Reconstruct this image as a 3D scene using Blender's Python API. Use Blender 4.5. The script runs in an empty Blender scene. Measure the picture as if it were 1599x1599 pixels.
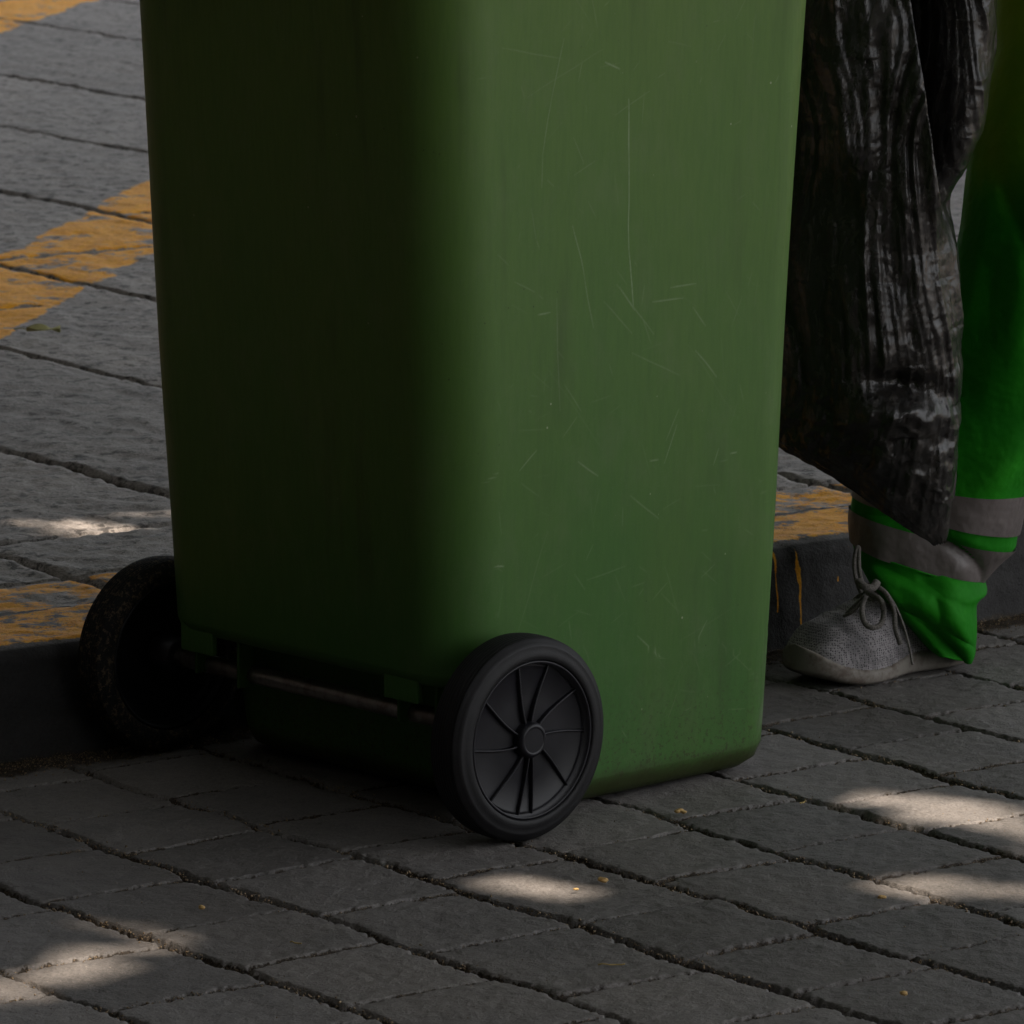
import bpy, bmesh, math, random
import numpy as np
from mathutils import Vector, Matrix
from math import radians, sin, cos, pi, tan, atan

# ------------------------------------------------------------------ camera, sky, sun, exposure
S = bpy.context.scene
S.render.engine = 'CYCLES'
S.render.resolution_x = S.render.resolution_y = 1024
CAM_H, PITCH, FPX = 1.31, radians(10.3), 9000.0
cam = bpy.data.cameras.new('camera'); camo = bpy.data.objects.new('camera', cam)
S.collection.objects.link(camo); S.camera = camo
camo.location = (0, 0, CAM_H); camo.rotation_euler = (pi/2 - PITCH, 0, 0)
cam.sensor_width = 36; cam.lens = FPX/1599*36; cam.clip_start = .1; cam.clip_end = 2000
cam.dof.use_dof = True; cam.dof.focus_distance = 5.62; cam.dof.aperture_fstop = 30

SUN_AZ, SUN_EL = radians(128), radians(60)      # azimuth measured from +Y towards +X
SD = Vector((sin(SUN_AZ)*cos(SUN_EL), cos(SUN_AZ)*cos(SUN_EL), sin(SUN_EL)))
W = bpy.data.worlds.new('World'); S.world = W; W.use_nodes = True
nt = W.node_tree; nt.nodes.clear()
sky = nt.nodes.new('ShaderNodeTexSky'); sky.sky_type = 'NISHITA'; sky.sun_disc = False
sky.sun_elevation = SUN_EL; sky.sun_rotation = SUN_AZ
bg = nt.nodes.new('ShaderNodeBackground'); bg.inputs['Strength'].default_value = .12
wo = nt.nodes.new('ShaderNodeOutputWorld')
sky.dust_density = 3.0; hs = nt.nodes.new('ShaderNodeHueSaturation'); hs.inputs['Saturation'].default_value = .22; nt.links.new(sky.outputs[0], hs.inputs['Color']); nt.links.new(hs.outputs[0], bg.inputs[0]); nt.links.new(bg.outputs[0], wo.inputs[0])
sl = bpy.data.lights.new('sun', 'SUN'); sl.energy = 3.8; sl.angle = radians(.55); sl.color = (1, .85, .70)
so = bpy.data.objects.new('sun', sl); S.collection.objects.link(so)
so.rotation_euler = SD.to_track_quat('Z', 'Y').to_euler()
S.view_settings.view_transform = 'Standard'; S.view_settings.look = 'None'
S.view_settings.exposure = 1.5; S.view_settings.gamma = 1

random.seed(7); RNG = np.random.default_rng(7)
COL = S.collection

# ------------------------------------------------------------------ helpers
def at(x, y, Y):
    """world point seen at photo pixel x, y at depth Y metres in front of the camera"""
    dx = (x-799.5)/FPX; dy = -(y-799.5)/FPX
    d = Vector((dx, cos(PITCH)+dy*sin(PITCH), -sin(PITCH)+dy*cos(PITCH)))
    return Vector((0, 0, CAM_H)) + d*(Y/d.y)
def ground(x, y, z=0):
    dx = (x-799.5)/FPX; dy = -(y-799.5)/FPX
    d = Vector((dx, cos(PITCH)+dy*sin(PITCH), -sin(PITCH)+dy*cos(PITCH)))
    return Vector((0, 0, CAM_H)) + d*((z-CAM_H)/d.z)
def tag(o, label=None, cat=None, group=None, kind=None):
    if label: o['label'] = label
    if cat: o['category'] = cat
    if group: o['group'] = group
    if kind: o['kind'] = kind
    return o
def empty(name, loc, rz=0):
    o = bpy.data.objects.new(name, None); COL.objects.link(o)
    o.location = loc; o.rotation_euler = (0, 0, rz); o.empty_display_size = .1
    return o
def link(name, me, mat, parent=None, smooth=True):
    if smooth: me.polygons.foreach_set('use_smooth', [True]*len(me.polygons))
    if mat: me.materials.append(mat)
    o = bpy.data.objects.new(name, me); COL.objects.link(o)
    if parent: o.parent = parent
    return o
def np_mesh(name, V, F):
    """V (n,3) array, F (m,4) array of quads"""
    me = bpy.data.meshes.new(name); V = np.asarray(V, dtype=np.float32).reshape(-1, 3); F = np.asarray(F, dtype=np.int32)
    k = F.shape[1]
    me.vertices.add(len(V)); me.vertices.foreach_set('co', V.ravel())
    me.loops.add(F.size); me.loops.foreach_set('vertex_index', F.ravel())
    me.polygons.add(len(F)); me.polygons.foreach_set('loop_start', np.arange(0, F.size, k, dtype=np.int32))
    me.polygons.foreach_set('loop_total', np.full(len(F), k, dtype=np.int32))
    me.update(calc_edges=True); me.validate(); return me
def grid_faces(n, m, cu=False, cv=False):
    i = np.arange(n if cu else n-1)[:, None]; j = np.arange(m if cv else m-1)[None, :]
    i2 = (i+1) % n; j2 = (j+1) % m
    return np.stack([(i*m+j)+0*j2, (i2*m+j), (i2*m+j2), (i*m+j2)], -1).reshape(-1, 4)
def grid_obj(name, P, mat, parent=None, cu=False, cv=False, flip=False, caps=False):
    n, m = P.shape[:2]; F = grid_faces(n, m, cu, cv)
    if flip: F = F[:, ::-1]
    me = np_mesh(name, P, F)
    if caps:
        bm = bmesh.new(); bm.from_mesh(me); bm.verts.ensure_lookup_table()
        for k in (0, n-1):
            try: bm.faces.new([bm.verts[k*m+j] for j in range(m)])
            except Exception: pass
        bmesh.ops.recalc_face_normals(bm, faces=bm.faces); bm.to_mesh(me); bm.free()
    return link(name, me, mat, parent)
def attr(me, name, arr):
    a = me.attributes.new(name, 'FLOAT', 'POINT'); a.data.foreach_set('value', np.asarray(arr, dtype=np.float32).ravel())
_T = np.random.default_rng(11).random((256, 256)).astype(np.float32)
def vnoise(x, y, s=0):
    x = np.asarray(x)+37.3*s; y = np.asarray(y)+91.7*s
    xi = np.floor(x).astype(int); yi = np.floor(y).astype(int); fx = x-xi; fy = y-yi
    fx = fx*fx*(3-2*fx); fy = fy*fy*(3-2*fy)
    a = _T[xi & 255, yi & 255]; b = _T[(xi+1) & 255, yi & 255]; c = _T[xi & 255, (yi+1) & 255]; d = _T[(xi+1) & 255, (yi+1) & 255]
    return (a*(1-fx)+b*fx)*(1-fy)+(c*(1-fx)+d*fx)*fy
def fbm(x, y, o=4, s=0, g=.5):
    t = 0; a = 1; n = 0
    for k in range(o):
        t = t+a*vnoise(x*2**k, y*2**k, s+k*3); n += a; a *= g
    return t/n
def sstep(a, b, x):
    t = np.clip((x-a)/(b-a), 0, 1); return t*t*(3-2*t)
def tube(bm, pts, r, n=8, close=True):
    pts = [Vector(p) for p in pts]; rings = []
    R = r if isinstance(r, (list, tuple)) else [r]*len(pts)
    up = Vector((0, 0, 1)); prev = None
    for i, p in enumerate(pts):
        d = (pts[min(i+1, len(pts)-1)]-pts[max(i-1, 0)]).normalized()
        if prev is None:
            a = d.cross(up)
            if a.length < 1e-3: a = d.cross(Vector((1, 0, 0)))
        else: a = prev - d*prev.dot(d)
        a.normalize(); prev = a; b = d.cross(a)
        rings.append([bm.verts.new(p+(a*cos(2*pi*k/n)+b*sin(2*pi*k/n))*R[i]) for k in range(n)])
    for A, B in zip(rings, rings[1:]):
        for k in range(n): bm.faces.new((A[k], A[(k+1) % n], B[(k+1) % n], B[k]))
    if close: bm.faces.new(rings[0][::-1]); bm.faces.new(rings[-1])
def box(bm, c, s, bev=0, M=None):
    r = bmesh.ops.create_cube(bm, size=1); vs = r['verts']
    for v in vs: v.co = Vector((v.co.x*s[0]+c[0], v.co.y*s[1]+c[1], v.co.z*s[2]+c[2]))
    if M is not None:
        for v in vs: v.co = M @ v.co
    if bev:
        es = list({e for v in vs for e in v.link_edges}); bmesh.ops.bevel(bm, geom=es, offset=bev, segments=2, affect='EDGES', profile=.6)
def bobj(name, bm, mat, parent=None, smooth=True):
    bmesh.ops.recalc_face_normals(bm, faces=bm.faces)
    me = bpy.data.meshes.new(name); bm.to_mesh(me); bm.free()
    return link(name, me, mat, parent, smooth)
def lathe(name, prof, mat, parent, n=96, axis='Y', closed=False):
    """profile (axial, radius) turned round local Y"""
    th = np.linspace(0, 2*pi, n, endpoint=False); pr = np.array(prof)
    P = np.zeros((len(pr), n, 3)); P[..., 0] = pr[:, 1:2]*np.cos(th); P[..., 2] = pr[:, 1:2]*np.sin(th); P[..., 1] = pr[:, 0:1]
    F = grid_faces(len(pr), n, closed, True); me = np_mesh(name, P, F)
    bm = bmesh.new(); bm.from_mesh(me); bmesh.ops.remove_doubles(bm, verts=bm.verts, dist=1e-5); bmesh.ops.recalc_face_normals(bm, faces=bm.faces); bm.to_mesh(me); bm.free()
    return link(name, me, mat, parent)

# ------------------------------------------------------------------ node materials
class NM:
    def __init__(s, name):
        s.m = bpy.data.materials.new(name); s.m.use_nodes = True; s.t = s.m.node_tree; s.t.nodes.clear()
        s.out = s.n('ShaderNodeOutputMaterial'); s.b = s.n('ShaderNodeBsdfPrincipled'); s.l(s.b.outputs[0], s.out.inputs[0])
    def n(s, t, **k):
        x = s.t.nodes.new(t)
        for a, b in k.items(): setattr(x, a, b)
        return x
    def l(s, a, b): s.t.links.new(a, b)
    def coord(s, scale=(1, 1, 1), which='Object'):
        c = s.n('ShaderNodeTexCoord'); m = s.n('ShaderNodeMapping'); m.inputs['Scale'].default_value = scale
        s.l(c.outputs[which], m.inputs[0]); return m.outputs[0]
    def noise(s, v, sc, det=4, rough=.55, dist=0):
        x = s.n('ShaderNodeTexNoise'); x.inputs['Scale'].default_value = sc; x.inputs['Detail'].default_value = det
        x.inputs['Roughness'].default_value = rough; x.inputs['Distortion'].default_value = dist
        s.l(v, x.inputs['Vector']); return x.outputs['Fac']
    def voro(s, v, sc, feature='F1', out='Distance'):
        x = s.n('ShaderNodeTexVoronoi', feature=feature); x.inputs['Scale'].default_value = sc; s.l(v, x.inputs['Vector']); return x.outputs[out]
    def rng(s, v, a, b, c=0, d=1, smooth=True):
        x = s.n('ShaderNodeMapRange'); x.interpolation_type = 'SMOOTHSTEP' if smooth else 'LINEAR'
        for i, q in zip(('From Min', 'From Max', 'To Min', 'To Max'), (a, b, c, d)): x.inputs[i].default_value = q
        s.l(v, x.inputs['Value']); return x.outputs[0]
    def math(s, op, a, b=None, clamp=False):
        x = s.n('ShaderNodeMath', operation=op, use_clamp=clamp)
        for i, q in enumerate((a, b)):
            if q is None: continue
            if isinstance(q, (int, float)): x.inputs[i].default_value = q
            else: s.l(q, x.inputs[i])
        return x.outputs[0]
    def mix(s, f, a, b, mode='MIX'):
        x = s.n('ShaderNodeMix', data_type='RGBA', blend_type=mode)
        for i, q in ((0, f), (6, a), (7, b)):
            if isinstance(q, (int, float)): x.inputs[i].default_value = q
            elif isinstance(q, tuple): x.inputs[i].default_value = (*q, 1)
            else: s.l(q, x.inputs[i])
        return x.outputs[2]
    def attr(s, name): x = s.n('ShaderNodeAttribute'); x.attribute_name = name; return x.outputs['Fac']
    def bump(s, h, st=.5, d=.002, prev=None):
        x = s.n('ShaderNodeBump'); x.inputs['Strength'].default_value = st; x.inputs['Distance'].default_value = d
        s.l(h, x.inputs['Height'])
        if prev: s.l(prev, x.inputs['Normal'])
        return x.outputs[0]
    def fin(s, col, rough=.6, nrm=None, metal=0, spec=.5):
        for k, q in (('Base Color', col), ('Roughness', rough), ('Metallic', metal), ('Specular IOR Level', spec)):
            if isinstance(q, (int, float)): s.b.inputs[k].default_value = q
            elif isinstance(q, tuple): s.b.inputs[k].default_value = (*q, 1)
            else: s.l(q, s.b.inputs[k])
        if nrm: s.l(nrm, s.b.inputs['Normal'])
        return s.m

def stone_mat(name, base, dark, warm, sc=1.0, pit=0):
    m = NM(name); v = m.coord(); big = m.noise(v, 3.2*sc, 5); mid = m.noise(v, 26*sc, 5, .65); fine = m.noise(v, 330*sc, 3, .7)
    tone = m.attr('tone'); dirt = m.attr('dirt'); paint = m.attr('paint')
    c = m.mix(m.rng(mid, .35, .7), base, dark)
    c = m.mix(m.rng(big, .4, .7, 0, .5), c, warm)
    c = m.mix(m.rng(fine, .3, .75, .0, .75), c, tuple(x*1.9 for x in base)); c = m.mix(m.rng(m.noise(v, 900*sc, 2, .7), .52, .72, 0, .6), c, tuple(x*.4 for x in base)); c = m.mix(m.rng(m.noise(v, 110*sc, 4, .75), .54, .72, 0, .55), c, tuple(x*.5 for x in base))
    pits = m.math('MULTIPLY', m.rng(m.voro(v, 300*sc), .16, .26, 1, 0), m.rng(m.noise(v, 40*sc, 3), .45, .6))
    c = m.mix(m.math('MULTIPLY', pits, .5), c, tuple(x*.35 for x in base))
    if pit:
        pn = m.rng(m.noise(v, 48, 5, .72), .53, .60); c = m.mix(m.math('MULTIPLY', pn, pit), c, tuple(x*.28 for x in base))
    sp = m.rng(m.voro(m.coord((1, 1, 1)), 60*sc), .035, .06, .55, 0)
    c = m.mix(sp, c, tuple(min(1, x*2.6) for x in warm))
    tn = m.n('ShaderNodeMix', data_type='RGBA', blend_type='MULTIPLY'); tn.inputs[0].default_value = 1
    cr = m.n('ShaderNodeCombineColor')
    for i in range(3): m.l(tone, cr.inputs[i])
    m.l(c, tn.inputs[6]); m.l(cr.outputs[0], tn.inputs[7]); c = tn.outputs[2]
    # yellow road paint, worn through where the stone stands proud
    wear = m.math('ADD', m.math('MULTIPLY', m.noise(v, 20*sc, 7, .72), 1.25), m.math('MULTIPLY', m.noise(v, 110*sc, 3, .7), .3))
    pm = m.math('MULTIPLY', m.rng(m.math('ADD', m.math('MULTIPLY', paint, .590), m.math('MULTIPLY', wear, -.5)), .08, .14), m.rng(paint, .03, .2))
    yel = m.mix(m.rng(m.noise(v, 60, 4), .35, .7), (.95, .43, .008), (.82, .33, .006))
    yel = m.mix(m.rng(fine, .45, .8, 0, .5), yel, (.28, .14, .035))
    c = m.mix(pm, c, yel)
    # sand and soil lying in joints
    gr = m.voro(v, 520)
    soil = m.mix(m.rng(m.math('ADD', gr, m.math('MULTIPLY', m.noise(v, 24, 3), .5)), .36, .62), (.20, .145, .09), (.028, .020, .013))
    c = m.mix(m.rng(m.math('ADD', dirt, m.math('MULTIPLY', m.math('SUBTRACT', m.noise(v, 70, 4), .5), .8)), .3, .65), c, soil)
    h = m.math('ADD', m.math('MULTIPLY', fine, .35), m.math('MULTIPLY', mid, 1.0))
    n1 = m.bump(h, .55, .004); n2 = m.bump(m.math('ADD', fine, m.math('MULTIPLY', pits, -.8)), .5, .0012, n1)
    return m.fin(c, m.rng(fine, .3, .8, .62, .85), n2, spec=.35)

# ------------------------------------------------------------------ kerb frame: a along the kerb, b away from the camera
KA = radians(55.0)
KO = np.array([-.524, 5.758]); KU = np.array([sin(KA), cos(KA)]); KV = np.array([-cos(KA), sin(KA)])
KERB_Z = .12
def k2w(a, b): return KO[0]+a*KU[0]+b*KV[0], KO[1]+a*KU[1]+b*KV[1]
def axis_pts(lo, dlo, dhi, hi, step, grow=1.35):
    mid = list(np.arange(dlo, dhi, step)); L = []; R = []; x = dlo; s = step
    while x > lo: s *= grow; x -= s; L.append(x)
    x = mid[-1]; s = step
    while x < hi: s *= grow; x += s; R.append(x)
    return np.array(L[::-1]+mid+R)

# ---- road of rough stone setts
stone_road = stone_mat('sett_stone', (.118, .110, .105), (.076, .072, .070), (.142, .124, .107))
AL = axis_pts(-400, -.85, 1.65, 400, .0024); BL = axis_pts(-400, -1.45, 0.03, .02, .0024)
BL = BL[BL < .05]
A, B = np.meshgrid(AL, BL, indexing='ij')
lines = {-2: (-.59, -.05), -1: (-.42, -.055), 0: (-.25, -.058), 1: (-.082, -.048), 2: (.085, -.055), 3: (.245, -.06), 4: (.42, -.035), 5: (.583, -.044), 6: (.76, -.035), 7: (.93, -.03), 8: (1.11, -.03)}
for k in range(9, 14): lines[k] = (1.11+(k-8)*.165, -.03)
for k in range(-3, -9, -1): lines[k] = (-.59+(k+2)*.165, -.05)
joints = {-1: [-.38, -.55, -.72, -.876], -2: [-.47, -.63, -.802, -.95], 0: [-.21, -.36, -.518, -.676, -.827, -.985], 1: [-.10, -.25, -.395, -.542, -.709, -.875, -1.065],
          2: [-.07, -.22, -.37, -.51, -.655, -.868, -1.024, -1.17], 3: [-.14, -.30, -.46, -.632, -.782, -.988, -1.131], 4: [-.13, -.29, -.44, -.588, -.747, -.89, -1.05, -1.2],
          5: [-.17, -.33, -.48, -.623, -.765, -.92, -1.07], 6: [-.13, -.29, -.436, -.585, -.74, -.90, -1.06], 7: [-.2, -.36, -.51, -.67, -.83], 8: [-.12, -.28, -.44, -.6]}
wa = A+.008*(fbm(A*9, B*9, 3, 1)-.5)*2+.005*(fbm(A*38, B*38, 4, 2)-.5)*2+.003*(vnoise(A*180, B*180, 4)-.5)*2
wb = B+.006*(fbm(A*8, B*8, 3, 5)-.5)*2+.003*(fbm(A*44, B*44, 4, 6)-.5)*2+.0025*(vnoise(A*190, B*190, 9)-.5)*2
keys = sorted(lines); ci = np.full(A.shape, -99); dA = np.full(A.shape, 9.0)
for k in keys:
    c, s = lines[k]; bl = c+s*(np.clip(wb, -3, 0)+.6); ci = np.where(wa > bl, k, ci); dA = np.minimum(dA, np.abs(wa-bl))
ext = (wa < lines[keys[0]][0]) | (wa > lines[keys[-1]][0]+.1)
ci = np.where(ext, np.floor(wa/.165).astype(int), ci)
fr = (wa/.165) % 1; dA = np.where(ext, np.minimum(fr, 1-fr)*.165, dA)
dB = np.full(A.shape, 9.0); bi = np.zeros(A.shape, int)
for k in range(keys[0]-1, keys[-1]+2):
    js = list(joints.get(k, [])); r = random.Random(k*13+5)
    x = (js[0] if js else -.02-.13*r.random())
    while x < .1: x += .152; js.append(x)
    x = min(js)
    while x > -3: x -= .15+.012*r.random(); js.append(x)
    msk = ci == k
    if not msk.any(): continue
    wbk = wb[msk]; d = np.full(wbk.shape, 9.0); n = np.zeros(wbk.shape, int)
    for q, j in enumerate(sorted(js)):
        sk = wbk-.0*j; d = np.minimum(d, np.abs(sk-j)); n = np.where(sk > j, q+1, n)
    dB[msk] = d; bi[msk] = n
m2 = (B < -2.8) | ext; fb = (wb/.155+.37*ci) % 1
dB = np.where(m2, np.minimum(fb, 1-fb)*.155, dB); bi = np.where(m2, np.floor(wb/.155+.37*ci).astype(int), bi)
hid = (ci*73+bi*151) & 255
h1 = _T[hid, 3]; h2 = _T[hid, 9]; h3 = _T[hid, 17]
wj = .0008+.0062*fbm(A*6, B*6, 3, 31)**1.3; wjB = .0002+.0050*fbm(A*9, B*9, 3, 41)**2
gA = 1-sstep(wj*.7, wj+.0035, dA); gB = (1-sstep(wjB*.6, wjB+.0030, dB))*(.35+.5*fbm(A*13, B*13, 2, 43))
fill = sstep(.42, .7, fbm(A*11, B*11, 3, 77))                        # sand filling some joints to the brim
g = np.maximum(gA*(1-.55*fill), gB*(1-.6*fill))
pill = -.0016*np.exp(-dA/.010)-.0004*np.exp(-dB/.006)
Z = -.013*g+pill+.0016*(h1-.5)+.0015*(h2-.5)*np.sin(wa*19)+.0035*(fbm(A*14, B*14, 4, 8)-.5)+.0022*(fbm(A*90, B*90, 3, 12)-.5)
gut = sstep(-.075, -.02, B+.03*(fbm(A*12, B*12, 3, 21)-.5))
Z = Z*(1-gut)+gut*(-.003+.006*fbm(A*60, B*60, 3, 4))
near = (np.abs(A) < 3) & (B > -3); Z = np.where(near, Z, 0)
X, Y = k2w(A, B); P = np.stack([X, Y, Z], -1)
me = np_mesh('road', P, grid_faces(*A.shape))
attr(me, 'tone', .74+.54*h3+.18*(fbm(A*6, B*6, 3, 50)-.5))
attr(me, 'dirt', np.clip(np.maximum(np.maximum(sstep(.1, .5, gA)*(.62+.4*fill), sstep(.02, .16, gB)*.85), gut*.95), 0, 1)); attr(me, 'paint', np.zeros(A.shape))
ro = link('road', me, stone_road); tag(ro, kind='structure')

# ---- pavement slabs behind the kerb
AL = axis_pts(-400, -.2, 4.4, 400, .0065); BL = np.concatenate([np.arange(.0, 1.0, .006), np.arange(1.0, 6.8, .014)]); s = .014; x = BL[-1]; Lx = []
while x < 400: s *= 1.35; x += s; Lx.append(x)
BL = np.concatenate([BL, Lx]); A, B = np.meshgrid(AL, BL, indexing='ij')
B0 = .170; Bk = np.maximum(B, B0)
wa = A+.003*(fbm(A*7, B*7, 3, 1)-.5)*2+.003*(fbm(A*40, B*40, 3, 2)-.5); wb = B+.003*(fbm(A*7, B*7, 3, 15)-.5)*2+.003*(fbm(A*40, B*40, 3, 6)-.5)
ul = [-.62, -.18, .268, .62, 1.03, 1.29, 1.45, 1.90, 2.38, 2.83, 3.42, 3.85, 4.3]
dA = np.full(A.shape, 9.0); ci = np.zeros(A.shape, int)
for q, u in enumerate(ul):
    if q == 5: ok = wb < .46
    else: ok = np.ones(A.shape, bool)
    if q == 6: ok = wb > .46
    dA = np.where(ok, np.minimum(dA, np.abs(wa-u)), dA); ci = np.where(wa > u, q, ci)
vj = {2: [.52, 1.35], 3: [.52, 1.72], 4: [.46, 1.2, 2.105], 5: [.46, 1.5], 6: [1.0, 2.555], 7: [1.6, 2.9], 8: [1.1, 3.45], 9: [2.2, 4.9], 10: [1.5, 3.2, 5.5], 1: [.7, 1.5], 0: [.6]}
dB = np.full(A.shape, 9.0)
for q, l in vj.items():
    for v in l: dB = np.where(ci == q, np.minimum(dB, np.abs(wb-v)), dB)
dB = np.minimum(dB, np.abs(wb-(.300+.006*np.sin(A*3))) + .001*0+sstep(.1, .9, _T[(ci*7) & 255, 5])*0)
gA = 1-sstep(.003, .0085, dA); gB = 1-sstep(.002, .007, dB); g = np.maximum(gA, gB*.8)
hs = _T[(ci*31) & 255, 8]
chis = fbm(A*22, B*22, 4, 60)
Z = KERB_Z-.013*g+.007*(chis-.5)+.003*(hs-.5)+.004*(fbm(A*70, B*70, 2, 62)-.5)-.0007*(np.exp(-dA/.01)+np.exp(-dB/.01))
Z = np.where((A > -1) & (A < 5) & (B < 7), Z, KERB_Z)
Z = np.where(B < .001, KERB_Z-.06, Z)
dd = B-A
def band(lo, hi): return sstep(lo-.03, lo+.02, dd+.05*(fbm(A*9, B*9, 3, 5)-.5))*(1-sstep(hi-.02, hi+.03, dd+.05*(fbm(A*9, B*9, 3, 9)-.5)))
paint = band(.77, 1.10)*sstep(.4, .9, B)*.93+band(2.36, 2.66)*.95+band(-.75, -.4)*.8
ker = (1-sstep(.285, .315, B+.02*(fbm(A*14, B*14, 3, 2)-.5)))*sstep(.13, .17, B)*.85
ker = np.maximum(ker, .62*sstep(1.15, 1.25, A)*(1-sstep(.33, .42, B)))
paint = np.clip(np.maximum(paint, ker), 0, 1)*(1-.9*g)
X, Y = k2w(A, B); keep = B >= .166
P = np.stack([X, Y, Z], -1)
# start the slab sheet behind the kerb stone
jj = np.searchsorted(BL, .166); P = P[:, jj:]; 
me = np_mesh('pavement', P, grid_faces(*P.shape[:2]))
attr(me, 'tone', (.92+.22*_T[(ci*17) & 255, 40]+.2*(fbm(A*5, B*5, 3, 50)-.5))[:, jj:])
attr(me, 'dirt', np.clip(g*1.0, 0, 1)[:, jj:]*.9); attr(me, 'paint', paint[:, jj:])
slab_m = stone_mat('slab_stone', (.222, .203, .190), (.125, .118, .116), (.23, .20, .175), .5, .95)
po = link('pavement', me, slab_m); tag(po, kind='structure')

# ---- kerb stones: face, worn arris and top
prof = []
for z in np.linspace(-.02, .10, 34): prof.append((0.0+.006*(z/.1), z))
for t in np.linspace(0, pi/2, 9)[1:]: prof.append((.006+.016*(1-cos(t)), .10+.018*sin(t)))
for b in np.linspace(.026, .157, 36): prof.append((b, .1195))
prof += [(.160, .117), (.1625, .110), (.1635, .09)]
prof = np.array(prof); AL = axis_pts(-300, -.5, 1.75, 300, .0042)
Ak, Qb = np.meshgrid(AL, prof[:, 0], indexing='ij'); _, Qz = np.meshgrid(AL, prof[:, 1], indexing='ij')
cum = np.concatenate([[0], np.cumsum(np.hypot(np.diff(prof[:, 0]), np.diff(prof[:, 1])))]); _, T = np.meshgrid(AL, cum, indexing='ij')
nearm = (np.abs(Ak-.6) < 1.3)*1.0
rough = (fbm(Ak*13, T*13, 4, 3)-.5)*.009+(fbm(Ak*60, T*60, 3, 9)-.5)*.0035
ed = np.exp(-((T-.125)/.018)**2); chip = ed*.010*sstep(.5, .8, fbm(Ak*16, T*9, 3, 19))
topm = sstep(.13, .15, T); b = Qb-rough*(1-topm)*nearm+chip*nearm*.6; z = Qz+rough*topm*nearm*.7-chip*nearm
kj = np.abs(((Ak-.6+.6) % 1.2)-.6); kg = (1-sstep(.001, .006, kj))*nearm; b = b+.008*kg*(1-topm); z = z-.008*kg*topm
X, Y = k2w(Ak, b); P = np.stack([X, Y, z], -1); me = np_mesh('kerb', P, grid_faces(*Ak.shape, )[:, ::-1])
drip = np.zeros(Ak.shape)
for (a0, L, w) in ((.925, .03, .0022), (.975, .05, .003), (1.003, .075, .0045), (1.035, .092, .0055), (1.065, .035, .003), (.955, .045, .0028), (.90, .045, .0025), (1.09, .05, .003), (.3, .05, .004), (.45, .03, .003), (1.3, .04, .003)):
    drip = np.maximum(drip, (1-sstep(w*.3, w*.75, np.abs(Ak-a0-.003*(fbm(T*40, Ak*0, 2, 3)-.5))))*sstep(.12-L-.006, .12-L, Qz)*(1-topm))
lip = sstep(.092, .106, Qz+.016*(fbm(Ak*26, T*0, 3, 4)-.5)+.014*np.exp(-((Ak-1.03)/.035)**2))*(1-topm)*.66
pt = np.maximum(np.maximum(drip*.97, lip), topm*.90*(1-.35*ed))
attr(me, 'paint', pt); attr(me, 'tone', np.where(topm > .5, 1.1, .25)+.2*(fbm(Ak*6, T*6, 3, 5)-.5))  # front face: dark stone, darkened further by shade put into its tone
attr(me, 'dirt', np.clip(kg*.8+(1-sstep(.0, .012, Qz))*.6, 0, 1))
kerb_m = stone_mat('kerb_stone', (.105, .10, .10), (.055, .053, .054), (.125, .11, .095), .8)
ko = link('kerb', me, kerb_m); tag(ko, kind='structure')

# ---- loose grit in the joints and along the kerb foot
def grit():
    V = []; F = []; n = 0
    def add(a, b, z, s):
        nonlocal n
        X, Y = k2w(a, b); c = np.array([X, Y, z+s*.3]); q = RNG.normal(size=(4, 3)); q /= np.linalg.norm(q, axis=1)[:, None]
        V.extend(c+q*s*RNG.uniform(.6, 1.1)); F.extend([[n, n+1, n+2], [n, n+2, n+3], [n, n+3, n+1], [n+1, n+3, n+2]]); n += 4
    for _ in range(6000):
        a = RNG.uniform(-.35, 1.5); b = -abs(RNG.normal())*.028-.003; add(a, b, .0015, RNG.uniform(.0006, .0020))
    for _ in range(9000):
        k = random.choice(keys[5:17]); c, s = lines[k]; b = RNG.uniform(-1.25, -.03); a = c+s*(b+.6)+RNG.normal()*.006
        if vnoise(a*11, b*11, 3) < .45: continue
        add(a, b, -.004+.004*RNG.random(), RNG.uniform(.0007, .0024))
    for _ in range(4000):
        k = random.choice([q for q in joints if q in joints]); b0 = random.choice(joints[k]); f = RNG.random(); c, s = lines[k]; c2, s2 = lines[k+1]
        b = b0+RNG.normal()*.004; lo = c+s*(b+.6); hi = c2+s2*(b+.6); a = lo+(hi-lo)*f
        if b > -.03 or vnoise(a*13, b*13, 8) < .5: continue
        add(a, b, -.003+.003*RNG.random(), RNG.uniform(.0006, .0018))
    for _ in range(900):
        add(RNG.uniform(-.5, 1.4), RNG.uniform(-1.25, -.03), .001, RNG.uniform(.0005, .0011))
    return np_mesh('grit', np.array(V), np.array(F))
m = NM('grit_grain'); v = m.coord(); gm = m.fin(m.mix(m.rng(m.noise(v, 300, 2), .35, .65), (.34, .25, .15), (.12, .08, .045)), .8)
tag(link('grit', grit(), gm, smooth=False), kind='stuff')

# ------------------------------------------------------------------ wheelie bin
BA = radians(47.5)
BIN_O = Vector((-.040, 5.765, 0))
binr = empty('wheelie_bin', BIN_O, pi/2-BA)       # local x runs from the back (wheels) to the front, local y away from the camera
tag(binr, 'scratched green plastic wheelie bin standing on the setts beside the kerb', 'wheelie bin')

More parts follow.
